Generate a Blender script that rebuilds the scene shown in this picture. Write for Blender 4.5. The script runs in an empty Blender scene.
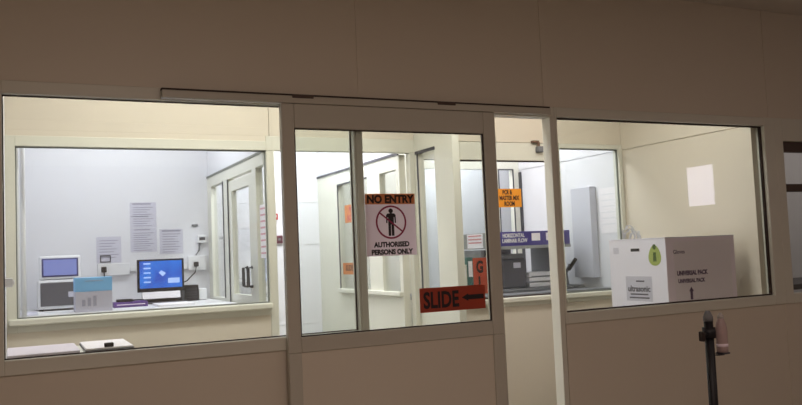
import bpy, bmesh, math, random
from mathutils import Vector, Matrix
random.seed(4)
S = bpy.context.scene
C = S.collection

# ------------------------------------------------------------------ helpers
def lin(r, g, b):
    f = lambda c: (c/255/12.92) if c/255 <= .04045 else ((c/255+.055)/1.055)**2.4
    return (f(r), f(g), f(b), 1)

def mat(name, rgb, rough=.5, metal=0, var=.04, scale=6, bump=0, emit=None, estr=1, translucent=0, spec=.4):
    m = bpy.data.materials.new(name); m.use_nodes = True
    nt = m.node_tree; n = nt.nodes; l = nt.links
    b = n['Principled BSDF']; out = n['Material Output']
    c = lin(*rgb)
    tc = n.new('ShaderNodeTexCoord'); no = n.new('ShaderNodeTexNoise')
    no.inputs['Scale'].default_value = scale; no.inputs['Detail'].default_value = 3
    l.new(tc.outputs['Object'], no.inputs['Vector'])
    mx = n.new('ShaderNodeMix'); mx.data_type = 'RGBA'
    mx.inputs[6].default_value = tuple(x*(1-var) for x in c[:3])+(1,)
    mx.inputs[7].default_value = tuple(min(1, x*(1+var)) for x in c[:3])+(1,)
    l.new(no.outputs['Fac'], mx.inputs[0]); l.new(mx.outputs[2], b.inputs['Base Color'])
    b.inputs['Roughness'].default_value = rough; b.inputs['Metallic'].default_value = metal
    b.inputs['Specular IOR Level'].default_value = spec
    if bump:
        bp = n.new('ShaderNodeBump'); bp.inputs['Strength'].default_value = bump; bp.inputs['Distance'].default_value = .002
        l.new(no.outputs['Fac'], bp.inputs['Height']); l.new(bp.outputs['Normal'], b.inputs['Normal'])
    if emit:
        b.inputs['Emission Color'].default_value = lin(*emit); b.inputs['Emission Strength'].default_value = estr
    if translucent:
        t = n.new('ShaderNodeBsdfTranslucent'); l.new(mx.outputs[2], t.inputs['Color'])
        ms = n.new('ShaderNodeMixShader'); ms.inputs[0].default_value = translucent
        l.new(b.outputs[0], ms.inputs[1]); l.new(t.outputs[0], ms.inputs[2]); l.new(ms.outputs[0], out.inputs['Surface'])
    return m

def glass_mat(name, tint=(.95, .97, .96), f0=.05, rough=0.0):
    # clear sheet glass: a reflection that grows towards grazing angles over a straight-through view
    m = bpy.data.materials.new(name); m.use_nodes = True
    nt = m.node_tree; n = nt.nodes; l = nt.links
    n.remove(n['Principled BSDF']); out = n['Material Output']
    g = n.new('ShaderNodeNewGeometry')
    d = n.new('ShaderNodeVectorMath'); d.operation = 'DOT_PRODUCT'
    l.new(g.outputs['Normal'], d.inputs[0]); l.new(g.outputs['Incoming'], d.inputs[1])
    a = n.new('ShaderNodeMath'); a.operation = 'ABSOLUTE'; l.new(d.outputs['Value'], a.inputs[0])
    s = n.new('ShaderNodeMath'); s.operation = 'SUBTRACT'; s.inputs[0].default_value = 1; l.new(a.outputs[0], s.inputs[1])
    p = n.new('ShaderNodeMath'); p.operation = 'POWER'; p.inputs[1].default_value = 5; l.new(s.outputs[0], p.inputs[0])
    k = n.new('ShaderNodeMath'); k.operation = 'MULTIPLY_ADD'; k.inputs[1].default_value = 1-f0; k.inputs[2].default_value = f0
    l.new(p.outputs[0], k.inputs[0])
    t = n.new('ShaderNodeBsdfTransparent'); t.inputs['Color'].default_value = tint+(1,)
    gl = n.new('ShaderNodeBsdfGlossy'); gl.inputs['Roughness'].default_value = rough
    ms = n.new('ShaderNodeMixShader'); l.new(k.outputs[0], ms.inputs[0]); l.new(t.outputs[0], ms.inputs[1]); l.new(gl.outputs[0], ms.inputs[2])
    l.new(ms.outputs[0], out.inputs['Surface'])
    return m

def box(bm, x0, x1, y0, y1, z0, z1, bev=0):
    if x0 > x1: x0, x1 = x1, x0
    if y0 > y1: y0, y1 = y1, y0
    if z0 > z1: z0, z1 = z1, z0
    r = bmesh.ops.create_cube(bm, size=1)
    vs = r['verts']
    for v in vs:
        v.co = Vector(((x0+x1)/2+v.co.x*(x1-x0), (y0+y1)/2+v.co.y*(y1-y0), (z0+z1)/2+v.co.z*(z1-z0)))
    if bev:
        es = list({e for v in vs for e in v.link_edges})
        bmesh.ops.bevel(bm, geom=es, offset=bev, segments=2, affect='EDGES', profile=.5)
    return bm

def B(*a, **k):
    bm = bmesh.new(); box(bm, *a, **k); return bm

def BB(*boxes, bev=0):
    bm = bmesh.new()
    for b in boxes: box(bm, *b, bev=bev)
    return bm

def tube(bm, pts, r, seg=12):
    pts = [Vector(p) for p in pts]; rings = []
    for i, p in enumerate(pts):
        d = (pts[min(i+1, len(pts)-1)]-pts[max(i-1, 0)]).normalized()
        up = Vector((0, 0, 1)) if abs(d.z) < .9 else Vector((1, 0, 0))
        a = d.cross(up).normalized(); b = d.cross(a).normalized()
        rr = r[i] if isinstance(r, (list, tuple)) else r
        rings.append([bm.verts.new(p+a*math.cos(t)*rr+b*math.sin(t)*rr) for t in [2*math.pi*j/seg for j in range(seg)]])
    for i in range(len(rings)-1):
        for j in range(seg):
            bm.faces.new((rings[i][j], rings[i][(j+1) % seg], rings[i+1][(j+1) % seg], rings[i+1][j]))
    bm.faces.new(rings[0][::-1]); bm.faces.new(rings[-1])
    bmesh.ops.recalc_face_normals(bm, faces=bm.faces[:])
    return bm

def T(pts, r, seg=12):
    return tube(bmesh.new(), pts, r, seg)

def lathe(prof, cx, cy, seg=24):
    bm = bmesh.new(); rings = []
    for r, z in prof:
        rings.append([bm.verts.new((cx+r*math.cos(2*math.pi*j/seg), cy+r*math.sin(2*math.pi*j/seg), z)) for j in range(seg)])
    for i in range(len(rings)-1):
        for j in range(seg):
            bm.faces.new((rings[i][j], rings[i][(j+1) % seg], rings[i+1][(j+1) % seg], rings[i+1][j]))
    bm.faces.new(rings[0][::-1]); bm.faces.new(rings[-1])
    bmesh.ops.recalc_face_normals(bm, faces=bm.faces[:])
    return bm

def poly(bm, pts, n, d):
    """flat plate: outline pts (3-D), thickness d along n"""
    n = Vector(n)*d
    a = [bm.verts.new(Vector(p)) for p in pts]; b = [bm.verts.new(Vector(p)+n) for p in pts]
    bm.faces.new(a); bm.faces.new(b[::-1])
    k = len(pts)
    for i in range(k): bm.faces.new((a[i], b[i], b[(i+1) % k], a[(i+1) % k]))
    bmesh.ops.recalc_face_normals(bm, faces=bm.faces[:])
    return bm

W = {}
def obj(name, bm, m, parent=None, smooth=False):
    me = bpy.data.meshes.new(name)
    if parent is None:
        xs = [v.co for v in bm.verts]
        o0 = Vector(((min(v.x for v in xs)+max(v.x for v in xs))/2, (min(v.y for v in xs)+max(v.y for v in xs))/2, min(v.z for v in xs)))
        loc = o0
    else:
        o0 = W[parent.name]; loc = Vector((0, 0, 0))
    for v in bm.verts: v.co -= o0
    bm.to_mesh(me); bm.free()
    if smooth:
        for p in me.polygons: p.use_smooth = True
    me.materials.append(m)
    o = bpy.data.objects.new(name, me); C.objects.link(o); o.location = loc
    if parent is not None: o.parent = parent
    W[o.name] = Vector(o0)
    return o

def tag(o, label, cat, group=None):
    o['label'] = label; o['category'] = cat
    if group: o['group'] = group
    return o

def thing(name, label, cat, loc, group=None):
    o = bpy.data.objects.new(name, None); C.objects.link(o); o.location = loc; o.empty_display_size = .05
    W[o.name] = Vector(loc)
    return tag(o, label, cat, group)

def struct(name, bm, m):
    o = obj(name, bm, m); o['kind'] = 'structure'; return o

def text(bm, s, size, origin, right, up, bold=0, align='CENTER', depth=.0006, wscale=1):
    """lettering as thin raised mesh; origin = baseline anchor"""
    cu = bpy.data.curves.new('t', 'FONT'); cu.body = s; cu.size = size; cu.align_x = align
    cu.extrude = depth/2; cu.offset = bold; cu.resolution_u = 3
    o = bpy.data.objects.new('t', cu); C.objects.link(o)
    dg = bpy.context.evaluated_depsgraph_get(); me = bpy.data.meshes.new_from_object(o.evaluated_get(dg))
    right = Vector(right).normalized(); up = Vector(up).normalized(); nn = right.cross(up)
    M = Matrix((right*wscale, up, nn)).transposed().to_4x4(); M.translation = Vector(origin)
    me.transform(M); bm.from_mesh(me)
    bpy.data.objects.remove(o); bpy.data.curves.remove(cu); bpy.data.meshes.remove(me)
    return bm

def disc(bm, c, r, right, up, d, seg=28, r_in=0, a0=0, sx=1, sy=1):
    c = Vector(c); right = Vector(right); up = Vector(up); n = right.cross(up)
    if not r_in:
        return poly(bm, [c+right*r*sx*math.cos(t)+up*r*sy*math.sin(t) for t in [2*math.pi*j/seg for j in range(seg)]], n, d)
    rings = []
    for rr, k in ((r, 0), (r, 1), (r_in, 1), (r_in, 0)):
        rings.append([bm.verts.new(c+right*rr*math.cos(2*math.pi*j/seg)+up*rr*math.sin(2*math.pi*j/seg)+n*d*k) for j in range(seg)])
    for i in range(4):
        for j in range(seg):
            bm.faces.new((rings[i][j], rings[i][(j+1) % seg], rings[(i+1) % 4][(j+1) % seg], rings[(i+1) % 4][j]))
    bmesh.ops.recalc_face_normals(bm, faces=bm.faces[:])
    return bm

X_, Y_, Z_ = Vector((1, 0, 0)), Vector((0, 1, 0)), Vector((0, 0, 1))

# ------------------------------------------------------------------ materials
cream = mat('cream powder coated panel', (222, 213, 197), .42, var=.02, scale=1.5)
cream_frame = mat('pale aluminium profile', (222, 221, 208), .38, var=.03, scale=3)
door_frame = mat('greyish aluminium door profile', (200, 196, 183), .38, var=.03, scale=3)
white_panel = mat('white lab panel', (229, 229, 234), .45, var=.015, scale=1.5)
grey_panel = mat('grey lab panel', (202, 203, 214), .45, var=.03)
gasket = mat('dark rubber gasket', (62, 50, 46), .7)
grey_gasket = mat('grey glazing gasket', (120, 124, 118), .6)
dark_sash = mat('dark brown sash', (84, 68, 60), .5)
floor_m = mat('grey vinyl floor', (150, 142, 130), .45, var=.08, scale=9)
ceil_m = mat('white ceiling panel', (222, 216, 206), .6, var=.03)
glass = glass_mat('window glass')
glass_in = glass_mat('inner window glass', (.97, .98, .98), .04)
paper = mat('printed paper', (205, 204, 218), .7, var=.03, scale=40)
paper_white = mat('white paper', (244, 240, 244), .7, var=.02)
ink = mat('grey ink', (160, 158, 174), .7)
ink_dark = mat('dark ink', (44, 36, 38), .6)
ink_red = mat('red ink', (196, 98, 110), .7)
white_plastic = mat('white plastic', (232, 232, 234), .4, var=.02)
black_plastic = mat('black plastic', (26, 25, 30), .45, var=.15)
dark_grey = mat('dark grey plastic', (74, 74, 80), .5, var=.1)
mid_grey = mat('mid grey plastic', (120, 122, 126), .5, var=.08)
steel = mat('brushed steel', (190, 190, 190), .3, 1)
sign_paper = mat('white sign sheet', (244, 234, 240), .6, translucent=.62)
sign_orange = mat('orange sign band', (222, 158, 108), .6, translucent=.45)
sign_red = mat('red orange sign sheet', (188, 88, 66), .6, translucent=.4)
sign_amber = mat('amber sign sheet', (246, 178, 66), .6, translucent=.35)
sign_ring = mat('magenta ring print', (150, 40, 76), .6)
purple = mat('violet fascia', (70, 62, 138), .5)
purple_box_m = mat('violet carton', (92, 62, 132), .6)
blue_band = mat('sky blue print', (122, 184, 230), .6)
carton_dull = mat('grey lilac carton board', (196, 193, 207), .65)
carton = mat('white carton board', (236, 234, 246), .65, var=.03)
carton_lilac = mat('lilac carton print', (250, 234, 246), .65, var=.03)
carton_grey = mat('grey lilac carton print', (244, 232, 239), .65, var=.03)
violet_ink = mat('violet print', (84, 56, 96), .6)
green_print = mat('leaf green print', (168, 182, 104), .6)
green_dark = mat('olive print', (84, 104, 58), .6)
teal = mat('teal plastic', (62, 108, 104), .5)
red_plastic = mat('red plastic', (176, 48, 44), .45)

# ------------------------------------------------------------------ setting
F0, F1 = 3.80, 3.86           # front partition faces
struct('floor', B(-3, 8, -1.6, 9, -.06, 0), floor_m)
struct('ceiling', B(-3, 8, -1.6, 9, 3.0, 3.06), ceil_m)
# joints between the modular panels are real 4 mm gaps with a backing strip
def panels(bm, xs, y0, y1, z0, z1, gap=.003):
    for a, b in zip(xs[:-1], xs[1:]):
        box(bm, a+gap/2, b-gap/2, y0, y1, z0, z1, bev=.002)
    box(bm, xs[0], xs[-1], y0+.012, y1-.012, z0, z1)
ZT, ZS, ZF = 2.203, 1.073, 1.010
bm = bmesh.new()
panels(bm, [-3, -.04-.06, 1.612, 2.778, 4.62, 5.9, 8], F0, F1, 2.26, 3.0)        # wall above the windows
panels(bm, [-3, -.1], F0, F1, 0, 2.26)
panels(bm, [-.1, 1.58], F0, F1, 0, 1.012)
panels(bm, [2.84, 4.65], F0, F1, 0, 1.012)
panels(bm, [4.65, 5.9, 8], F0, F1, 0, 1.012)
panels(bm, [5.9, 8], F0, F1, 1.012, 2.26)
for a, b in ((1.608, 1.655), (2.764, 2.792), (4.60, 4.63)): box(bm, a, b, F0-.0035, F0+.01, 2.261, 3.0, .002)   # joint cover strips
box(bm, 4.638, 4.662, F0-.0035, F0+.01, 0, 1.009, .002)
struct('wall_front', bm, cream)

def ring(bm, x0, x1, z0, z1, wl, wr, wb, wt, y0, y1, bev=.003):
    """frame whose clear opening is x0..x1, z0..z1"""
    box(bm, x0-wl, x0, y0, y1, z0-wb, z1+wt, bev)
    box(bm, x1, x1+wr, y0, y1, z0-wb, z1+wt, bev)
    box(bm, x0, x1, y0, y1, z0-wb, z0, bev)
    box(bm, x0, x1, y0, y1, z1, z1+wt, bev)
    return bm
def gask(x0, x1, z0, z1, y0, y1, w=.006):
    return ring(bmesh.new(), x0+w, x1-w, z0+w, z1-w, w, w, w, w, y0, y1, 0)

FP = F0-.012                  # frames stand a little proud of the panels
w1 = struct('window_1', ring(bmesh.new(), -.04, 1.57, ZS, ZT, .06, .010, ZS-ZF, .057, FP, F1+.003), cream_frame)
obj('glass_pane', B(-.045, 1.573, 3.836, 3.842, ZS-.005, ZT+.005), glass, w1)
obj('gasket', gask(-.04, 1.57, ZS, ZT, 3.826, 3.836, .005), gasket, w1)
w2 = struct('window_2', ring(bmesh.new(), 2.846, 4.545, ZS, ZT, .016, .10, ZS-ZF, .057, FP, F1+.003), cream_frame)
obj('glass_pane', B(2.84, 4.55, 3.836, 3.842, ZS-.005, ZT+.005), glass, w2)
obj('gasket', gask(2.846, 4.545, ZS, ZT, 3.815, 3.836, .008), gasket, w2)
w3 = struct('window_3', ring(bmesh.new(), 4.718, 5.84, ZS, 2.105, .073, .06, ZS-ZF, .155, FP, F1+.003), cream_frame)
obj('sash', BB((4.718, 5.84, 3.82, 3.86, 2.035, 2.105), (4.718, 5.84, 3.82, 3.86, 1.762, 1.814), (4.718, 4.726, 3.82, 3.86, ZS, 2.04), (5.81, 5.84, 3.82, 3.86, ZS, 2.04)), dark_sash, w3)
obj('glass_pane', B(4.718, 5.84, 3.836, 3.842, ZS, 2.105), glass, w3)

# door opening lining
struct('trim_1', BB((1.581, 1.618, FP, F1+.006, 0, 2.20), (2.795, 2.829, FP, F1+.006, 0, 2.20), (1.581, 2.829, FP, F1+.015, 2.2005, 2.258), bev=.003), cream_frame)
# sliding rail along the head of the opening
tr = struct('trim_2', BB((.617, 2.775, 3.742, FP-.001, 2.206, 2.243), bev=.004), door_frame)
obj('rail_top_strip', B(.617, 2.775, 3.752, FP-.001, 2.243, 2.253), gasket, tr)  # thin dark strip along the top of the rail
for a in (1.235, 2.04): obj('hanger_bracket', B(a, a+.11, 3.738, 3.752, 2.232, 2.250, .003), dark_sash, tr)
# sliding door leaf hanging in front of the wall
L0, L1 = 1.176, 2.394; DY0, DY1 = 3.742, 3.782
gx0, gx1, gz0, gz1 = 1.241, 2.318, 1.07, 2.084
d1 = struct('door_1', ring(bmesh.new(), gx0, gx1, gz0, gz1, gx0-L0, L1-gx1, .075, 2.204-gz1, DY0, DY1, .005), door_frame)
box_bm = BB((L0, gx0, DY0, DY1, .02, gz0-.075), (gx1, L1, DY0, DY1, .02, gz0-.075), (gx0, gx1, DY0, DY1, .02, .10), bev=.004)
obj('lower_frame', box_bm, door_frame, d1)
obj('lower_panel', B(gx0, gx1, DY0+.008, DY1-.008, .10, gz0-.075), cream, d1)
obj('glass_pane', B(gx0, gx1, 3.760, 3.766, gz0, gz1), glass, d1)
obj('gasket', gask(gx0, gx1, gz0, gz1, 3.750, 3.760, .006), gasket, d1)
d1['label'] = 'sliding glazed door with pale metal frame on an overhead rail'; d1['category'] = 'door'

# -- vestibule and labs
I0, I1 = 5.15, 5.20
P2X = 2.50
bm = bmesh.new()
panels(bm, [-.1, 1.53, 2.70, 3.82, 4.5], I0, I1, 2.262, 3.0)
box(bm, -.1, 1.505, I0, I1, 2.2245, 2.2625)
box(bm, -.1, 1.56, I0, I1, 0, 1.09)
box(bm, 2.645, 4.5, I0, I1, 0, 1.02)
struct('wall_middle', bm, cream)
bm = bmesh.new()
box(bm, 1.505, 1.56, I0-.006, I1+.006, 0, 2.165, .004)          # posts and head of the middle wall
box(bm, 2.555, 2.645, I0-.006, I1+.006, 0, 2.165, .004)
box(bm, 2.90, 2.968, I0-.006, I1+.006, 0, 2.262, .004)
box(bm, 3.80, 3.864, I0-.006, I1+.006, 1.02, 2.262, .004)
box(bm, 1.505, 2.645, I0-.004, I1+.004, 2.166, 2.262, .004)
struct('trim_3', bm, cream_frame)
w4 = struct('window_4', ring(bmesh.new(), .012, 1.503, 1.168, 2.165, .07, .004, .078, .062, I0-.012, I1+.012), cream_frame)
obj('glass_pane', B(.012, 1.503, 5.172, 5.178, 1.168, 2.165), glass_in, w4)
obj('gasket', gask(.012, 1.503, 1.168, 2.165, 5.160, 5.172, .007), grey_gasket, w4)
obj('sill', B(-.03, 1.51, I0-.05, I0-.012, 1.13, 1.168, .008), cream_frame, w4)
w5 = struct('window_5', ring(bmesh.new(), 2.968, 3.78, 1.088, 2.122, .02, .02, .068, .135, I0-.012, I1+.012), cream_frame)
obj('glass_pane', B(2.968, 3.78, 5.172, 5.178, 1.088, 2.122), glass_in, w5)
obj('gasket', gask(2.968, 3.78, 1.088, 2.122, 5.158, 5.172, .009), gasket, w5)
obj('sill', B(2.97, 3.825, I0-.045, I0-.012, 1.05, 1.088, .008), cream_frame, w5)
w6 = struct('window_6', ring(bmesh.new(), 3.868, 4.46, 1.088, 2.225, .003, .035, .068, .035, I0-.012, I1+.012), cream_frame)
obj('glass_pane', B(3.868, 4.46, 5.172, 5.178, 1.088, 2.225), glass_in, w6)
obj('gasket', gask(3.868, 4.46, 1.088, 2.225, 5.158, 5.172, .008), grey_gasket, w6)
obj('sill', B(3.83, 4.49, I0-.045, I0-.012, 1.05, 1.088, .008), cream_frame, w6)
w7 = struct('window_7', ring(bmesh.new(), 2.65, 2.90, 1.088, 2.122, .003, .003, .068, .135, I0-.008, I1+.008), cream_frame)
obj('glass_pane', B(2.65, 2.90, 5.172, 5.178, 1.088, 2.122), glass_in, w7)

struct('wall_left', BB((-.1, -.04, F1, I0, 0, 3.0), (-.08, -.02, I1, 6.93, 0, 3.0)), white_panel)
bm = bmesh.new()                                                  # far right wall of vestibule and flow room
box(bm, 4.5, 4.55, F1, I0+.03, 0, 2.216); box(bm, 4.5, 4.55, F1, I0+.03, 2.222, 3.0); box(bm, 4.512, 4.55, F1, I0+.03, 2.2, 2.24)
struct('wall_right', bm, cream)
bm = bmesh.new()
box(bm, 4.5, 4.55, I0+.03, 6.7, 0, 2.214); box(bm, 4.5, 4.55, I0+.03, 6.7, 2.224, 3.0); box(bm, 4.512, 4.55, I0+.03, 6.7, 2.2, 2.24)
struct('wall_side', bm, white_panel)
struct('wall_lab', B(-.08, 1.5, 6.93, 6.98, 0, 3.0), white_panel)
bm = bmesh.new()
for za, zb in ((0, .86), (.864, 1.563), (1.567, 1.941), (1.945, 3.0)): box(bm, 1.5, 2.55, 6.93, 6.98, za, zb)
box(bm, 1.5, 2.55, 6.945, 6.98, 0, 3)
struct('wall_passage', bm, white_panel)
struct('wall_back', B(-3, 8, -1.6, -1.5, 0, 3.0), cream)
struct('wall_end', BB((7, 7.08, -1.5, .72, 0, 3), (7, 7.08, 1.14, F0, 0, 3), (7, 7.08, .72, 1.14, 0, 1.85), (7, 7.08, .72, 1.14, 2.30, 3)), cream)
struct('wall_corridor', B(-3, -2.92, -1.5, F0, 0, 3.0), cream)
# daylight window at the far end of the corridor
sky = mat('daylight through frosted glass', (240, 236, 255), .6, emit=(236, 228, 255), estr=4.2)
w8 = struct('window_8', ring(bmesh.new(), 0, 0, 0, 0, 0, 0, 0, 0, 0, 0, 0) if False else BB((6.99, 7.06, .70, .72, 1.83, 2.32), (6.99, 7.06, 1.14, 1.16, 1.83, 2.32), (6.99, 7.06, .72, 1.14, 1.83, 1.85), (6.99, 7.06, .72, 1.14, 2.30, 2.32)), cream_frame)
obj('glass_pane', B(7.03, 7.04, .72, 1.14, 1.85, 2.30), sky, w8)

# left lab partition (between computer room and passage), seen through its front window
bm = bmesh.new()
def wy(x0, x1, segs):                                            # partition slabs: (y0,y1,z0,z1)
    for a, b, c, d in segs: box(bm, x0, x1, a, b, c, d)
wy(1.505, 1.545, [(I1, 6.93, 2.175, 3.0)])
struct('wall_partition', bm, white_panel)
bm = bmesh.new()
wy(1.5, 1.55, [(6.80, 6.93, 0, 2.16), (6.20, 6.35, 0, 2.16), (5.40, 5.50, 0, 2.16), (6.35, 6.80, 0, 1.16), (I1+.01, 5.40, 0, 1.16), (6.35, 6.80, 2.08, 2.16), (I1+.01, 5.40, 2.08, 2.16), (5.50, 6.20, 2.08, 2.16)])
w9 = struct('window_9', bm, cream_frame)
obj('glass_pane', B(1.522, 1.528, 6.35, 6.80, 1.16, 2.08), glass_in, w9)
obj('glass_pane', B(1.522, 1.528, I1+.01, 5.40, 1.16, 2.08), glass_in, w9)
obj('head_gasket', B(1.494, 1.505, I1+.01, 6.93, 2.16, 2.176), grey_gasket, w9)
obj('glazing_strip', BB((1.494, 1.5, 6.35, 6.365, 1.16, 2.08), (1.494, 1.5, 6.19, 6.205, 1.10, 2.08)), dark_grey, w9)
bm = bmesh.new(); wy(1.503, 1.543, [(5.50, 5.60, .02, 2.06), (6.10, 6.19, .02, 2.06), (5.60, 6.10, .02, 1.2), (5.60, 6.10, 1.98, 2.06)])
d2 = struct('door_2', bm, cream_frame)
obj('glass_pane', B(1.52, 1.526, 5.60, 6.10, 1.2, 1.98), glass_in, d2)
for y in (5.55, 5.675):
    obj('door_handle', T([(1.5, y, 1.40), (1.468, y, 1.395), (1.468, y, 1.27), (1.5, y, 1.265)], .012, 8), dark_grey, d2)

# right passage partition
bm = bmesh.new(); wy(P2X+.004, P2X+.044, [(I1, 6.93, 2.175, 3.0)])
struct('wall_divider', bm, white_panel)
bm = bmesh.new()
wy(P2X, P2X+.05, [(6.44, 6.93, 0, 2.16), (5.56, 5.80, 0, 2.16), (I1+.01, 5.26, 0, 2.16), (5.80, 6.44, 0, 1.17), (5.26, 5.56, 0, 1.17), (5.80, 6.44, 2.06, 2.16), (5.26, 5.56, 2.06, 2.16)])
w10 = struct('window_10', bm, cream_frame)
obj('sill', B(P2X-.03, P2X, I1+.02, 6.44, 1.145, 1.18, .006), cream_frame, w10)
obj('glass_pane', B(P2X+.022, P2X+.028, 5.80, 6.44, 1.17, 2.06), glass_in, w10)
obj('glass_pane', B(P2X+.022, P2X+.028, 5.26, 5.56, 1.17, 2.06), glass_in, w10)
obj('head_gasket', B(P2X-.008, P2X+.004, I1+.01, 6.93, 2.16, 2.178), dark_grey, w10)
obj('glazing_strip', BB((P2X-.006, P2X, 6.425, 6.44, 1.18, 2.06), (P2X-.006, P2X, 5.80, 6.44, 2.05, 2.062)), dark_grey, w10)
# short glazed screen standing out from the middle wall into the vestibule
bm = bmesh.new(); wy(2.595, 2.645, [(4.59, 4.84, 0, 3.0), (5.09, I0-.007, 0, 3.0), (4.84, 5.09, 0, 1.14), (4.84, 5.09, 2.165, 3.0)])
w11 = struct('window_11', bm, cream_frame)
obj('glass_pane', B(2.617, 2.623, 4.84, 5.09, 1.14, 2.165), glass_in, w11)
obj('head_gasket', B(2.587, 2.595, 4.83, 5.12, 2.148, 2.17), dark_grey, w11)
obj('glazing_strip', BB((2.589, 2.595, 5.085, 5.10, 1.14, 2.15)), dark_grey, w11)
# far wall of the flow room with its windows to a white room
bm = bmesh.new()
wy(2.55, 4.5, [(6.65, 6.70, 2.23, 3.0), (6.65, 6.70, 0, 1.10)])
wy(2.55, 3.30, [(6.65, 6.70, 1.10, 2.23)]); wy(4.19, 4.255, [(6.64, 6.71, 1.10, 2.23)]); wy(4.425, 4.50, [(6.64, 6.71, 1.10, 2.23)])
w12 = struct('window_12', bm, cream_frame)
obj('glass_pane', B(3.30, 4.19, 6.672, 6.678, 1.10, 2.23), glass_in, w12)
obj('glass_pane', B(4.255, 4.425, 6.672, 6.678, 1.10, 2.23), glass_in, w12)
obj('glazing_strip', BB((4.251, 4.262, 6.634, 6.64, 1.1, 2.23), (4.418, 4.43, 6.634, 6.64, 1.1, 2.23), (4.488, 4.497, 6.60, 6.64, 1.1, 2.2), (4.25, 4.43, 6.634, 6.64, 2.22, 2.232)), dark_grey, w12)
struct('wall_far', B(2.0, 6, 7.7, 7.75, 0, 3.0), white_panel)
# room behind the small window at the right
struct('wall_office', BB((4.55, 7.0, 5.6, 5.65, 0, 3.0), (6.5, 6.55, F1, 5.6, 0, 3)), white_panel)

# small things on the left wall
t = thing('switch_box', 'small white switch box on the pale post at the far left', 'switch box', (-.02, 3.96, 1.32))
obj('box_body', B(-.04, -.005, 3.95, 4.05, 1.375, 1.415, .003), white_plastic, t); obj('rocker', B(-.005, .002, 3.98, 4.02, 1.385, 1.405, .002), white_plastic, t)
tag(obj('conduit', T([(.02, 5.32, 0), (.02, 5.32, 2.95)], .012, 10), white_plastic, None, True), 'white vertical conduit nearest the window frame at far left', 'conduit', 'conduits in the left lab corner')
tag(obj('conduit', T([(.055, 5.62, 0), (.055, 5.62, 2.95)], .016, 10), white_plastic, None, True), 'thicker white vertical conduit just right of the slim one', 'conduit', 'conduits in the left lab corner')

# ------------------------------------------------------------------ signs on the door
DS = DY0+.0075+.0005          # front of the door pane sits at 3.760; sheets are stuck on its face
sy = 3.7590
t = thing('no_entry_sign', 'white NO ENTRY sheet with orange band and crossed-out walker on the door glass', 'sign', (1.741, sy, 1.442))
obj('sheet', B(1.606, 1.888, sy, sy+.0009, 1.442, 1.706), sign_paper, t)
obj('header_band', B(1.606, 1.888, sy, sy+.0009, 1.706, 1.760), sign_orange, t)
bm = bmesh.new(); text(bm, 'NO ENTRY', .055, (1.747, sy-.0006, 1.7135), X_, Z_, .0026, wscale=.96)
obj('header_lettering', bm, ink_dark, t)
bm = bmesh.new()
text(bm, 'AUTHORISED', .0345, (1.747, sy-.0006, 1.488), X_, Z_, .0018, wscale=.94)
text(bm, 'PERSONS ONLY', .0345, (1.747, sy-.0006, 1.450), X_, Z_, .0018, wscale=.94)
obj('lettering', bm, ink_dark, t)
cx, cz = 1.747, 1.6135
bm = bmesh.new(); yy = sy-.0004
disc(bm, (cx, yy, cz+.058), .0125, X_, Z_, .0005)
half = [(0, .046), (.020, .044), (.027, .036), (.028, -.004), (.021, -.005), (.019, .026), (.016, .026), (.016, -.070), (.002, -.070), (.0015, -.012), (0, -.012)]
pts = half + [(-x, z) for x, z in half[::-1][1:-1]]
poly(bm, [(cx+x, yy, cz+z) for x, z in pts], (0, -1, 0), .0005)
obj('pictogram', bm, ink_dark, t)
bm = bmesh.new(); yy = sy-.0010
disc(bm, (cx, yy, cz), .086, X_, Z_, .0005, 40, r_in=.077)
a = math.radians(-38); d = Vector((math.cos(a), 0, math.sin(a))); nn = Vector((-math.sin(a), 0, math.cos(a)))
poly(bm, [Vector((cx, yy, cz))+d*u+nn*v for u, v in ((-.08, -.004), (.08, -.004), (.08, .004), (-.08, .004))], (0, -1, 0), .0005)
obj('prohibition_ring', bm, sign_ring, t)

t = thing('slide_sign', 'red-orange SLIDE sheet with left arrow low on the door glass', 'sign', (2.09, sy, 1.139))
obj('sheet', B(1.893, 2.288, sy, sy+.0009, 1.139, 1.266), sign_red, t)
bm = bmesh.new(); text(bm, 'SLIDE', .116, (1.913, sy-.0006, 1.162), X_, Z_, .0036, 'LEFT', wscale=.745)
obj('lettering', bm, ink_dark, t)
bm = bmesh.new()
poly(bm, [(2.142, sy-.0004, 1.2045), (2.182, sy-.0004, 1.2245), (2.182, sy-.0004, 1.2175), (2.278, sy-.0004, 1.2175), (2.278, sy-.0004, 1.1925), (2.182, sy-.0004, 1.1925), (2.182, sy-.0004, 1.1845)], (0, -1, 0), .0005)
obj('arrow', bm, ink_dark, t)

# signs further inside
y = I0+.021
t = thing('room_sign', 'amber sheet with three lines of black lettering on the pane behind the door opening', 'sign', (3.39, y, 1.77))
obj('sheet', B(3.18, 3.512, y, y+.001, 1.768, 1.908), sign_amber, t)
bm = bmesh.new()
for k, s in enumerate(('PCR &', 'MASTER MIX', 'ROOM')):
    text(bm, s, .046, (3.402 if k else 3.385, y-.0006, 1.866-.0435*k), X_, Z_, .0018, wscale=.68)
obj('lettering', bm, ink_dark, t)
t = thing('pull_sign', 'upright red-orange sheet behind the door glass just above the SLIDE sheet', 'sign', (3.12, y, 1.15))
obj('sheet', B(3.055, 3.175, y, y+.001, 1.13, 1.395), sign_red, t)
bm = bmesh.new(); text(bm, 'G', .12, (3.112, y-.0006, 1.288), X_, Z_, .005, wscale=.7); obj('lettering', bm, ink_dark, t); bm = bmesh.new(); text(bm, 'L', .12, (3.115, y-.0006, 1.172), X_, Z_, .005, wscale=.7)
obj('lettering', bm, ink_dark, t)
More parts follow.
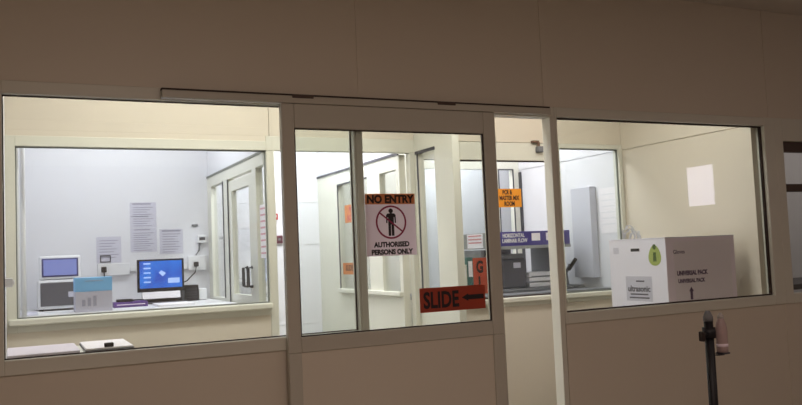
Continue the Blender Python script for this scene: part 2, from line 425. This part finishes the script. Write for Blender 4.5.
# signs on the passage partition (facing the passage)
x = P2X+.0205
for lab, y0, y1, z0, z1, words in (('orange sheet high on the glass beside the NO ENTRY sheet', 6.03, 6.34, 1.725, 1.875, ('PCR', 'ROOM')),
                                   ('orange sheet low on the glass behind the left door pane', 6.14, 6.425, 1.295, 1.392, ('SLIDE',))):
    t = thing('orange_sign', lab, 'sign', (x, (y0+y1)/2, z0))
    obj('sheet', B(x, x+.001, y0, y1, z0, z1), sign_orange, t)
    bm = bmesh.new()
    for k, s in enumerate(words):
        text(bm, s, .066, (x-.0006, (y0+y1)/2, z1-.064-.068*k), (0, -1, 0), Z_, .0014)
    obj('lettering', bm, ink_dark if len(words) == 1 else ink_red, t)

# ------------------------------------------------------------------ computer room (left)
BZ = 1.14
t = thing('lab_bench', 'pale laboratory bench running along the computer room wall', 'bench', (.75, 6.4, 0))
obj('worktop', B(-.015, 1.485, 5.95, 6.925, BZ-.035, BZ, .004), white_plastic, t)
for lx, ly in ((.03, 6.0), (1.44, 6.0), (.03, 6.88), (1.44, 6.88)):
    obj('leg', B(lx-.02, lx+.02, ly-.02, ly+.02, 0, BZ-.035), mid_grey, t)
LW = 6.928
def notice(lab, x0, x1, z0, z1, lines, m=paper):
    t = thing('wall_notice', lab, 'notice', ((x0+x1)/2, LW, z0), 'printed notices on the computer room wall')
    obj('sheet', B(x0, x1, LW-.001, LW+.0015, z0, z1), m, t)
    bm = bmesh.new(); w = x1-x0; h = z1-z0
    for f, a, b, th in lines:
        zz = z1-h*f
        box(bm, x0+w*a, x0+w*b, LW-.0016, LW-.0011, zz-th/2, zz+th/2)
    obj('print', bm, ink, t)
body = lambda n, f0=.2, f1=.92: [(f0+(f1-f0)*i/(n-1), .12, .88-.3*((i*37) % 5)/5, .006) for i in range(n)]
notice('blank-looking grey notice left of the others above the blue carton', .60, .79, 1.476, 1.686, body(7, .15, .8))
notice('topmost notice of the tall pair above the monitor', .862, 1.072, 1.752, 1.962, [(.06, .1, .8, .012), (.55, .05, .7, .008)]+body(9))
notice('lower notice of the tall pair directly above the monitor', .862, 1.072, 1.552, 1.748, [(.06, .15, .75, .010)]+body(9))
notice('notice with dark heading right of the tall pair', 1.095, 1.285, 1.53, 1.736, [(.07, .1, .9, .014)]+body(8))
tag(obj('card_frame', ring(bmesh.new(), .634, .700, 1.487, 1.528, .008, .008, .008, .008, LW-.006, LW+.001, 0), dark_grey), 'small dark outlined card holder above the left wall socket', 'card holder')
t = thing('wall_socket', 'white double wall socket with black plug left of the monitor', 'socket', (.72, LW, 1.37), 'wall sockets behind the bench')
obj('faceplate', B(.605, .85, LW-.03, LW+.001, 1.372, 1.468, .004), white_plastic, t)
obj('plug', BB((.63, .668, LW-.075, LW-.03, 1.40, 1.445), bev=.006), black_plastic, t)
obj('plug_cord', T([(.649, LW-.06, 1.40), (.650, LW-.07, 1.36), (.652, LW-.05, 1.26), (.66, LW-.04, BZ+.006)], .005, 6), black_plastic, t)
t = thing('wall_socket', 'white wall socket with black plug right of the monitor', 'socket', (1.39, LW, 1.38), 'wall sockets behind the bench')
obj('faceplate', B(1.318, 1.473, LW-.03, LW+.001, 1.385, 1.505, .004), white_plastic, t)
obj('plug', B(1.362, 1.398, LW-.07, LW-.03, 1.415, 1.455, .006), black_plastic, t)
obj('plug_cord', T([(1.378, LW-.055, 1.415), (1.37, LW-.06, 1.37), (1.30, LW-.05, 1.30), (1.22, LW-.08, 1.27)], .005, 6), black_plastic, t)
tag(obj('cable_trunking', B(.852, 1.316, LW-.02, LW+.001, 1.40, 1.435, .003), white_plastic), 'white cable trunking between the two wall sockets', 'trunking')
t = thing('wall_controller', 'white wall controller above the right-hand wall socket', 'controller', (1.44, LW, 1.55))
obj('housing', B(1.40, 1.478, LW-.03, LW+.001, 1.61, 1.68, .008), white_plastic, t); obj('display', B(1.415, 1.463, LW-.032, LW-.03, 1.635, 1.66), dark_grey, t)
obj('drop_cable', T([(1.42, LW-.012, 1.61), (1.415, LW-.012, 1.55), (1.385, LW-.012, 1.51)], .008, 6), mid_grey, t)
tag(obj('cable_clip', B(1.36, 1.41, LW-.012, LW+.001, 1.755, 1.772, .002), mid_grey), 'small grey cable clip on the wall above the wall controller', 'switch')  # a cable clip fixed to the wall, not a switch

t = thing('desktop_monitor', 'black desktop monitor with a lit blue screen on the bench', 'monitor', (1.05, 6.62, BZ))
obj('bezel', B(.868, 1.226, 6.60, 6.63, 1.232, 1.488, .004), black_plastic, t)
scr = mat('lit blue desktop', (40, 90, 190), .3, emit=(38, 92, 205), estr=.55)
nt = scr.node_tree; bs = nt.nodes['Principled BSDF']; tcn = nt.nodes.new('ShaderNodeTexCoord'); nz = nt.nodes.new('ShaderNodeTexNoise'); nz.inputs['Scale'].default_value = 7
nt.links.new(tcn.outputs['Object'], nz.inputs['Vector'])
cr = nt.nodes.new('ShaderNodeValToRGB'); cr.color_ramp.elements[0].position = .38; cr.color_ramp.elements[0].color = lin(48, 52, 150); cr.color_ramp.elements[1].position = .66; cr.color_ramp.elements[1].color = lin(40, 140, 230)
nt.links.new(nz.outputs['Fac'], cr.inputs[0]); nt.links.new(cr.outputs[0], bs.inputs['Emission Color'])
sc_ = obj('screen', B(.885, 1.209, 6.5985, 6.60, 1.262, 1.474), scr, t)
icon = mat('screen icons', (180, 200, 240), .4, emit=(130, 165, 230), estr=.55)
bm = bmesh.new()
for k in range(5): box(bm, .915, .968, 6.5975, 6.5985, 1.448-.036*k, 1.460-.036*k)
obj('desktop_icons', bm, icon, sc_)
obj('status_window', B(1.10, 1.19, 6.5975, 6.5985, 1.296, 1.336), icon, sc_)
obj('wallpaper_mark', poly(bmesh.new(), [(1.03, 6.5984, 1.38), (1.05, 6.5984, 1.40), (1.085, 6.5984, 1.375), (1.06, 6.5984, 1.35)], (0, -1, 0), .0009), icon, sc_)
obj('stand', BB((.985, 1.105, 6.615, 6.645, BZ+.012, 1.27), bev=.004), black_plastic, t)
obj('base', BB((.84, 1.25, 6.52, 6.72, BZ, BZ+.014), bev=.005), dark_grey, t)
bm = B(.90, 1.19, 6.570, 6.574, 1.18, 1.238, .001); bmesh.ops.rotate(bm, verts=bm.verts[:], cent=(1, 6.57, 1.18), matrix=Matrix.Rotation(math.radians(-24), 3, 'X'))
obj('label_strip', bm, paper_white, t)
obj('strip_holder', B(.90, 1.21, 6.602, 6.618, 1.154, 1.234, .003), dark_grey, t)
t = thing('network_box', 'black box on the bench right of the monitor', 'box', (1.29, 6.72, BZ))
obj('case', B(1.24, 1.352, 6.67, 6.80, BZ, 1.268, .005), black_plastic, t)
obj('vent_slots', BB(*[(1.25, 1.342, 6.668, 6.671, 1.165+.022*k, 1.172+.022*k) for k in range(4)]), dark_grey, t)
t = thing('adapter', 'small white adapter at the right end of the bench', 'adapter', (1.385, 6.74, BZ))
obj('case', B(1.36, 1.425, 6.70, 6.78, BZ+.004, 1.235, .006), white_plastic, t); obj('foot', B(1.365, 1.42, 6.705, 6.775, BZ, BZ+.005), black_plastic, t)
t = thing('lab_analyzer', 'white bench analyzer with tilted blue display on top', 'analyzer', (.305, 6.55, BZ))
obj('body', B(.155, .46, 6.46, 6.80, BZ+.012, 1.362, .012), white_plastic, t)
obj('front_panel', B(.172, .444, 6.452, 6.462, BZ+.035, 1.345, .004), mat('charcoal front', (92, 92, 98), .5), t)
obj('badge', B(.36, .432, 6.449, 6.453, 1.235, 1.275), paper, t)
for fx in (.18, .43): obj('foot', B(fx-.015, fx+.015, 6.5, 6.53, BZ, BZ+.013), black_plastic, t)
bm = B(.165, .452, 6.50, 6.56, 1.362, 1.537, .014); bmesh.ops.rotate(bm, verts=bm.verts[:], cent=(.3, 6.56, 1.37), matrix=Matrix.Rotation(math.radians(-9), 3, 'X'))
dh = obj('display_housing', bm, white_plastic, t)
lcd = mat('lit grey blue display', (110, 120, 170), .3, emit=(104, 112, 178), estr=.55)
bm = B(.184, .434, 6.495, 6.502, 1.376, 1.515, .004); bmesh.ops.rotate(bm, verts=bm.verts[:], cent=(.3, 6.56, 1.37), matrix=Matrix.Rotation(math.radians(-9), 3, 'X'))
obj('screen_border', bm, mat('navy border', (64, 66, 120), .4), dh)
bm = B(.196, .422, 6.490, 6.496, 1.388, 1.503); bmesh.ops.rotate(bm, verts=bm.verts[:], cent=(.3, 6.56, 1.37), matrix=Matrix.Rotation(math.radians(-9), 3, 'X'))
obj('screen', bm, lcd, dh)
cy = 5.99
t = thing('reagent_carton', 'white carton with sky blue top band in front of the analyzer', 'carton', (.497, cy+.09, BZ))
obj('carton_body', B(.377, .618, cy, cy+.18, BZ, 1.28, .002), carton_dull, t)
obj('blue_top', B(.377, .618, cy-.001, cy+.181, 1.28, 1.376, .002), blue_band, t)
bm = bmesh.new(); 
for k in range(3): box(bm, .42+.036*k, .442+.036*k, cy-.0015, cy, 1.18, 1.225+.012*k)
obj('print', bm, ink, t)
obj('title_line', B(.44, .56, cy-.0025, cy-.001, 1.35, 1.355), ink, t)
t = thing('violet_carton', 'flat violet carton on the bench left of the monitor', 'carton', (.78, 6.38, BZ))
obj('carton_body', B(.66, .90, 6.30, 6.46, BZ, 1.178, .002), purple_box_m, t); obj('stripe', B(.68, .88, 6.298, 6.3, 1.157, 1.163), carton_lilac, t)
t = thing('black_handset', 'flat black handset lying on the violet carton', 'handset', (.75, 6.38, 1.178))
obj('body', B(.685, .80, 6.34, 6.42, 1.178, 1.198, .006), black_plastic, t); obj('cord', T([(.80, 6.38, 1.186), (.84, 6.38, 1.188), (.88, 6.40, 1.184)], .006, 6), black_plastic, t)
tag(obj('paper_sheet', BB((.04, .145, 5.98, 6.40, BZ, BZ+.006)), paper), 'pale loose sheet on the bench left of the analyzer', 'paper')
tag(obj('document_tray', B(.94, 1.20, 6.05, 6.35, BZ, BZ+.016, .003), paper_white), 'flat white document tray on the bench in front of the monitor', 'tray')

# passage: call points and red notices on the glass
t = thing('call_point', 'small red call point on the passage wall beside the far partition post', 'call point', (2.08, 6.925, 1.80))
obj('case', B(2.06, 2.11, 6.90, 6.931, 1.795, 1.85, .005), red_plastic, t); obj('button', B(2.075, 2.095, 6.893, 6.9, 1.815, 1.835, .002), white_plastic, t)
t = thing('door_release', 'dark square door release below the red call point', 'switch', (2.12, 6.925, 1.58))
obj('plate', B(2.085, 2.15, 6.91, 6.931, 1.585, 1.655, .004), mat('maroon plate', (92, 44, 58), .5), t); obj('button', B(2.107, 2.128, 6.904, 6.91, 1.61, 1.63, .002), mid_grey, t)
t = thing('red_notice', 'white notice with red lines on the partition glass near the passage', 'notice', (1.519, 5.31, 1.45))
obj('sheet', B(1.519, 1.5205, 5.225, 5.39, 1.46, 1.82), paper_white, t)
bm = bmesh.new()
for k in range(8): box(bm, 1.518, 1.519, 5.24, 5.375, 1.80-.043*k, 1.788-.043*k)
obj('print', bm, mat('faded pink ink', (220, 160, 170), .7), t)

# ------------------------------------------------------------------ documents on the ledge at lower left
t = thing('ledge_table', 'narrow table under the documents behind the left window', 'table', (.22, 4.1, 0))
obj('tabletop', B(-.03, .47, 3.90, 4.27, 1.05, 1.07, .003), cream_frame, t)
for lx, ly in ((-.01, 3.93), (.44, 3.93), (-.01, 4.24), (.44, 4.24)): obj('leg', B(lx-.015, lx+.015, ly-.015, ly+.015, 0, 1.05), cream_frame, t)
tag(obj('document_folder', BB((-.032, .262, 3.893, 4.29, 1.071, 1.083), bev=.003), mat('lilac white folder', (226, 218, 228), .6)), 'pale lilac document folder at the left end behind the window ledge', 'folder')
t = thing('clipboard', 'white clipboard with black clip beside the pale lilac folder', 'clipboard', (.38, 4.09, 1.07))
obj('board', BB((.284, .492, 3.893, 4.29, 1.071, 1.079), bev=.002), mid_grey, t)
obj('sheet', B(.287, .488, 3.895, 4.285, 1.079, 1.085), paper_white, t)
obj('clip', BB((.365, .405, 3.90, 3.925, 1.085, 1.104), bev=.004), black_plastic, t)

# ------------------------------------------------------------------ carton behind the right window
t = thing('box_table', 'table under the white carton behind the right window', 'table', (4.07, 4.22, 0))
obj('tabletop', B(3.79, 4.35, 3.97, 4.47, 1.0, 1.02, .003), cream_frame, t)
for lx, ly in ((3.82, 4.0), (4.32, 4.0), (3.82, 4.44), (4.32, 4.44)): obj('leg', B(lx-.015, lx+.015, ly-.015, ly+.015, 0, 1.0), cream_frame, t)
bx0, bx1, by0, by1, bz0, bz1 = 3.765, 4.372, 3.95, 4.495, 1.02, 1.484
t = thing('shipping_carton', 'large white carton with lilac front and green emblem behind the right window', 'carton', ((bx0+bx1)/2, (by0+by1)/2, bz0))
obj('carton_body', B(bx0, bx1, by0, by1, bz0, bz1-.006, .003), carton, t)
obj('lid', BB((bx0-.002, bx1+.002, by0-.002, (by0+by1)/2-.001, bz1-.006, bz1), (bx0-.002, bx1+.002, (by0+by1)/2+.001, by1+.002, bz1-.006, bz1), bev=.001), carton, t)
obj('front_print', B(bx0+.001, bx1-.001, by0-.001, by0, bz0+.002, bz1-.004), carton_lilac, t)
obj('front_field', B(bx0+.065, bx1-.04, by0-.0018, by0-.001, bz0+.015, bz1-.03), carton_grey, t)
f = by0-.002
bm = bmesh.new()
text(bm, 'UNIVERSAL PACK', .039, (bx0+.215, f, 1.235), X_, Z_, .0022, wscale=.86); obj('front_lettering', bm, violet_ink, t); bm = bmesh.new()
text(bm, 'UNIVERSAL PACK', .034, (bx0+.205, f, 1.186), X_, Z_, .0018, wscale=.86)
obj('front_lettering', bm, violet_ink, t); bm = bmesh.new(); text(bm, 'Gloves', .036, (bx0+.11, f, 1.375), X_, Z_, .0006); obj('corner_lettering', bm, violet_ink, t); bm = bmesh.new()
box(bm, bx0+.187, bx0+.208, f-.0006, f+.0002, 1.075, 1.135)
poly(bm, [(bx0+.177, f, 1.128), (bx0+.218, f, 1.128), (bx0+.1975, f, 1.158)], (0, -1, 0), .0006)
obj('arrow_print', bm, violet_ink, t)
g = bx0-.0008                                                     # left face (towards the door)
P = lambda yy, zz: (g, yy, zz)
obj('hand_hole', B(g, g+.003, 4.19, 4.275, 1.398, 1.418, .0008), black_plastic, t, )
bm = bmesh.new(); poly(bm, [P(4.05+.056*math.cos(a)*(1-.25*math.sin(a)), 1.37+.068*math.sin(a)) for a in [2*math.pi*k/24 for k in range(24)]], (-1, 0, 0), .0006)
em = obj('emblem', bm, green_print, t)
bm = bmesh.new(); poly(bm, [(g-.0007, 4.05+.016*math.cos(a), 1.425+.018*math.sin(a)) for a in [2*math.pi*k/16 for k in range(16)]], (-1, 0, 0), .0005)
poly(bm, [(g-.0007, 4.05+dy, 1.33+dz) for dy, dz in ((.016, 0), (.012, .06), (-.012, .06), (-.016, 0))], (-1, 0, 0), .0005)
obj('emblem_figure', bm, green_dark, em)
obj('handling_marks', B(g, g+.001, 4.395, 4.45, 1.385, 1.428), paper, t)
lb = obj('address_label', B(g, g+.001, 4.09, 4.34, 1.068, 1.232), paper, t)
bm = bmesh.new()
text(bm, 'ultrasonic', .054, (g-.0006, 4.215, 1.132), (0, -1, 0), Z_, .002)
for k, (a_, b_, z_) in enumerate(((4.16, 4.24, 1.195), (4.13, 4.30, 1.108), (4.12, 4.31, 1.085))): box(bm, g-.0006, g+.0002, a_, b_, z_, z_+.010)
obj('label_print', bm, mat('label ink', (104, 102, 112), .7), lb)
t = thing('plastic_bag', 'crumpled clear plastic wrap on top of the white carton', 'wrap', (3.90, 4.40, bz1))
film = mat('clear crumpled film', (226, 226, 228), .25, translucent=.5)
bm = bmesh.new()
for q, (ox, w_, h_, tilt) in enumerate(((3.84, .055, .062, .2), (3.87, .075, .085, -.25), (3.91, .05, .05, .35))):
    n_ = 14; prev = None
    for k in range(n_+1):
        a = math.pi*k/n_; yy = 4.37+.012*q-math.cos(a)*w_; zz = bz1+.002+math.sin(a)*h_*(1+.12*math.sin(5*a+q)); xx = ox+tilt*(zz-bz1)+.006*math.sin(7*a)
        cur = [bm.verts.new((xx-.012, yy, zz)), bm.verts.new((xx+.012, yy+.004, zz)), bm.verts.new((xx+.012, yy+.003, zz+.0015)), bm.verts.new((xx-.012, yy-.001, zz+.0015))]
        if prev:
            for e in range(4): bm.faces.new((prev[e], prev[(e+1) % 4], cur[(e+1) % 4], cur[e]))
        prev = cur
bmesh.ops.recalc_face_normals(bm, faces=bm.faces[:])
obj('wrap_film', bm, film, t)

# ------------------------------------------------------------------ flow room behind the middle wall
t = thing('equipment_bench', 'bench carrying the laminar flow cabinet', 'bench', (3.9, 5.9, 0))
obj('worktop', B(2.99, 4.488, 5.36, 6.45, 1.06, 1.095, .004), mid_grey, t)
for lx, ly in ((3.03, 5.40), (4.45, 5.40), (3.03, 6.41), (4.45, 6.41)): obj('leg', B(lx-.02, lx+.02, ly-.02, ly+.02, 0, 1.06), mid_grey, t)
t = thing('flow_cabinet', 'grey laminar flow cabinet with a violet lettered fascia', 'cabinet', (3.87, 5.9, 1.095))
cx0, cx1, cy0, cy1 = 3.46, 4.275, 5.60, 6.15
cab = mat('cabinet grey enamel', (150, 152, 150), .5)
obj('base_tray', B(cx0, cx1, cy0, cy1, 1.096, 1.12, .004), mid_grey, t)
for a_, b_ in ((cx0, cx0+.03), (cx1-.03, cx1)): obj('side_panel', B(a_, b_, cy0+.12, cy1, 1.12, 1.45, .003), mid_grey, t)
obj('back_panel', B(cx0+.03, cx0+.56, cy1-.02, cy1, 1.12, 1.45), dark_grey, t)
obj('filter_housing', B(cx0, cx1, cy0+.012, cy1, 1.462, 1.59, .004), cab, t)
fa = obj('fascia', B(cx0, cx1, cy0, cy0+.012, 1.475, 1.592, .002), purple, t)
obj('lip', B(cx0, cx1, cy0-.01, cy0+.05, 1.448, 1.474, .003), cab, t)
bm = bmesh.new(); text(bm, 'HORIZONTAL', .044, (3.60, cy0-.0006, 1.546), X_, Z_, .0018, 'LEFT', wscale=.76); text(bm, 'LAMINAR FLOW', .044, (3.595, cy0-.0006, 1.503), X_, Z_, .0018, 'LEFT', wscale=.76)
obj('lettering', bm, white_plastic, fa)
obj('rating_label', B(3.885, 3.97, cy0-.001, cy0, 1.512, 1.575), paper_white, fa); obj('rating_label', B(4.03, 4.08, cy0-.001, cy0, 1.512, 1.575), paper_white, fa)
t = thing('centrifuge', 'dark grey centrifuge inside the laminar flow cabinet', 'centrifuge', (3.74, 5.85, 1.12))
obj('body', B(3.64, 3.90, 5.72, 6.0, 1.12, 1.37, .02), dark_grey, t); obj('lid', B(3.65, 3.89, 5.73, 5.99, 1.37, 1.41, .012), mid_grey, t)
obj('control_plate', B(3.77, 3.84, 5.715, 5.722, 1.29, 1.335, .002), paper, t)
t = thing('pipette_rack', 'grey pipette rack left of the centrifuge in the flow cabinet', 'rack', (3.55, 5.8, 1.12))
obj('frame', BB((3.515, 3.60, 5.78, 5.86, 1.12, 1.135), (3.555, 3.565, 5.81, 5.83, 1.135, 1.33), (3.52, 3.60, 5.80, 5.84, 1.32, 1.34), bev=.002), mid_grey, t)
for px in (3.53, 3.56, 3.59): obj('pipette', T([(px, 5.792, 1.18), (px, 5.792, 1.28), (px, 5.792, 1.39)], [.004, .010, .009], 8), white_plastic, t)
t = thing('tube_rack', 'white stacked tube racks right of the centrifuge in the flow cabinet', 'rack', (4.07, 5.85, 1.12))
for k in range(3): obj('tier', B(3.95, 4.20, 5.76, 5.95, 1.121+.045*k, 1.155+.045*k, .004), white_plastic, t)
t = thing('microscope', 'dark microscope at the right end of the flow room bench', 'microscope', (4.40, 5.75, 1.095))
obj('base', B(4.33, 4.46, 5.66, 5.86, 1.096, 1.12, .006), mid_grey, t); obj('arm', T([(4.40, 5.83, 1.12), (4.40, 5.85, 1.22), (4.40, 5.78, 1.29)], .016, 8), mid_grey, t)
obj('eyepiece', T([(4.40, 5.80, 1.25), (4.40, 5.70, 1.34)], .016, 8), black_plastic, t)
for lab, x0, x1, zt, m in (('teal file box behind the door glass above the SLIDE sheet', 3.137, 3.195, 1.40, teal), ('cream file box beside the teal file box', 3.078, 3.135, 1.345, cream_frame)):
    t = thing('file_box', lab, 'file box', ((x0+x1)/2, 5.5, 1.095), 'file boxes on the flow room bench')
    obj('case', B(x0, x1, 5.40, 5.64, 1.096, zt, .003), m, t); obj('spine_label', B(x0+.012, x1-.012, 5.398, 5.401, 1.25, zt-.03), paper_white, t)
t = thing('notice_sign', 'white sheet with faded red lines on the left end of the violet-fronted cabinet', 'poster', (3.459, 5.80, 1.468))
obj('sheet', B(3.4585, 3.4600, 5.68, 5.93, 1.468, 1.585), paper_white, t)
obj('heading', BB(*[(3.4578, 3.4585, 5.70, 5.91, 1.563-.028*k, 1.575-.028*k) for k in range(3)]), mat('faded red ink', (206, 140, 146), .7), t)
# on the white side wall
tag(obj('grey_cupboard', BB((4.43, 4.498, 5.50, 5.76, 1.18, 1.955), bev=.004), grey_panel), 'tall shallow grey cupboard on the side wall beyond the right window', 'cupboard')
t = thing('side_poster', 'pale poster on the side wall right of the grey cupboard', 'poster', (4.497, 5.34, 1.5))
obj('sheet', B(4.496, 4.5015, 5.25, 5.46, 1.55, 1.93), paper_white, t); obj('print', BB(*[(4.495, 4.496, 5.27, 5.43, 1.88-.05*k, 1.87-.05*k) for k in range(6)]), white_panel, t)
t = thing('door_closer', 'small grey closer on the head frame behind the door opening', 'door closer', (3.62, I0-.03, 2.2))
obj('case', B(3.64, 3.70, I0-.055, I0-.012, 2.185, 2.23, .006), mid_grey, t); obj('arm', BB((3.60, 3.66, I0-.045, I0-.013, 2.258, 2.275), (3.645, 3.665, I0-.045, I0-.03, 2.23, 2.262), bev=.003), mat('bronze arm', (112, 86, 70), .5), t)

# ------------------------------------------------------------------ sanitizer stand in the corridor
px, py = 3.005, 2.90
t = thing('sanitizer_stand', 'black floor stand holding a bottle in the corridor at right', 'stand', (px, py, 0))
obj('base', lathe([(.16, 0), (.16, .012), (.05, .022), (.03, .03)], px, py), black_plastic, t, True)
obj('pole', T([(px, py, .02), (px, py, 1.065)], .0215, 16), black_plastic, t, True)
obj('top_cap', lathe([(.023, 1.065), (.023, 1.085), (.017, 1.10), (.010, 1.115)], px, py), mid_grey, t, True)
obj('clamp', T([(px, py, .985), (px, py, 1.035)], .031, 16), black_plastic, t, True)
kn = obj('knob', T([(px-.022, py-.012, 1.01), (px-.060, py-.02, 1.005)], .008, 10), black_plastic, t, True)
obj('knob_wing', BB((px-.075, px-.058, py-.035, py-.005, .975, 1.022), bev=.005), mat('dark brown plastic', (44, 32, 30), .5), kn)
bxc, byc = px+.060, py-.02
obj('holder', BB((px+.02, bxc+.0, byc-.012, byc+.012, .9, .9052), (bxc-.024, bxc+.024, byc-.024, byc+.024, .9055, .9135), bev=.002), dark_grey, t)
t = thing('sanitizer_bottle', 'clear pinkish bottle held on the black floor stand', 'bottle', (bxc, byc, .914))
bot = mat('clear pink gel bottle', (208, 186, 184), .25, var=.05, translucent=.4)
obj('bottle_body', lathe([(.025, .914), (.027, .93), (.027, 1.02), (.023, 1.05), (.015, 1.068), (.013, 1.075)], bxc, byc), bot, t, True)
obj('cap', lathe([(.0145, 1.075), (.0145, 1.09), (.008, 1.094), (.006, 1.102)], bxc, byc), mat('pale cap', (190, 184, 180), .4), t, True)
obj('label', lathe([(.0276, .940), (.0276, .955)], bxc, byc), carton_lilac, t, True)

# ------------------------------------------------------------------ behind the small right-hand window
t = thing('office_bench', 'dark bench behind the small right-hand window', 'bench', (5.6, 4.7, 0))
obj('worktop', B(4.7, 6.45, 4.3, 5.0, 1.05, 1.09, .004), dark_grey, t)
for lx in (4.75, 6.4):
    for ly in (4.35, 4.95): obj('leg', B(lx-.02, lx+.02, ly-.02, ly+.02, 0, 1.05), dark_grey, t)
for lab, x0, x1, h, m in (('grey bottle nearest the frame behind the small right-hand window', 5.45, 5.53, .22, mid_grey), ('shorter dark bottle behind the small right-hand window', 5.56, 5.66, .17, dark_grey)):
    t = thing('reagent_bottle', lab, 'bottle', ((x0+x1)/2, 4.6, 1.09), 'bottles behind the small right-hand window')
    c = (x0+x1)/2; r = (x1-x0)/2
    obj('bottle_body', lathe([(r, 1.09), (r, 1.09+h*.7), (r*.4, 1.09+h*.85), (r*.4, 1.09+h*.9)], c, 4.6), m, t, True)
    obj('cap', lathe([(r*.5, 1.09+h*.9), (r*.5, 1.09+h)], c, 4.6), black_plastic, t, True)

# ------------------------------------------------------------------ light
def area(name, loc, sx, sy, power, col):
    l = bpy.data.lights.new(name, 'AREA'); l.shape = 'RECTANGLE'; l.size = sx; l.size_y = sy; l.energy = power; l.color = col
    o = bpy.data.objects.new(name, l); C.objects.link(o); o.location = loc
    return o
cool = (.95, .945, 1.0); neutral = (1, .98, .955); warm = (1, .79, .71)
area('lab_light', (.75, 6.0, 2.97), 1.0, .6, 22, cool)
area('passage_light', (2.03, 6.0, 2.97), .5, .9, 40, cool)
area('flow_room_light', (3.5, 5.9, 2.97), 1.3, .6, 32, cool)
area('white_room_light', (3.9, 7.2, 2.97), 1.5, .4, 42, cool)
area('vestibule_light', (1.1, 4.07, 2.97), 1.6, .3, 25, neutral)
area('vestibule_light', (3.15, 4.05, 2.97), 1.6, .3, 19, neutral)
area('office_light', (5.4, 4.9, 2.97), .8, .4, 6, (1, .88, .82))
area('corridor_light', (.8, .3, 2.97), 1.6, .5, 37, warm)
area('corridor_light', (4.2, .3, 2.97), 1.6, .5, 12, warm)  # added lamp, brightens the right of the front wall and the carton front
w = bpy.data.worlds.new('dim surroundings'); S.world = w; w.use_nodes = True
w.node_tree.nodes['Background'].inputs[0].default_value = (.02, .018, .016, 1)

# ------------------------------------------------------------------ camera
yaw, pitch, roll = [math.radians(a) for a in (25.69, 3.62, -2.41)]
fw = Vector((math.sin(yaw)*math.cos(pitch), math.cos(yaw)*math.cos(pitch), math.sin(pitch)))
r = Vector((math.cos(yaw), -math.sin(yaw), 0)); u = r.cross(fw)
r2 = r*math.cos(roll)+u*math.sin(roll); u2 = u*math.cos(roll)-r*math.sin(roll)
M = Matrix((r2, u2, -fw)).transposed().to_4x4(); M.translation = (0, 0, 1.45)
cam = bpy.data.cameras.new('camera'); co = bpy.data.objects.new('camera', cam); C.objects.link(co)
co.matrix_world = M; cam.sensor_width = 36; cam.lens = 808.3/802*36; cam.clip_start = .05
S.camera = co
S.view_settings.view_transform = 'Standard'; S.view_settings.look = 'None'; S.view_settings.exposure = 0; S.view_settings.gamma = 1
S.view_settings.use_curve_mapping = False
S.cycles.use_denoising = True
S.cycles.transparent_max_bounces = 24
S.cycles.max_bounces = 10
S.cycles.sample_clamp_indirect = 4
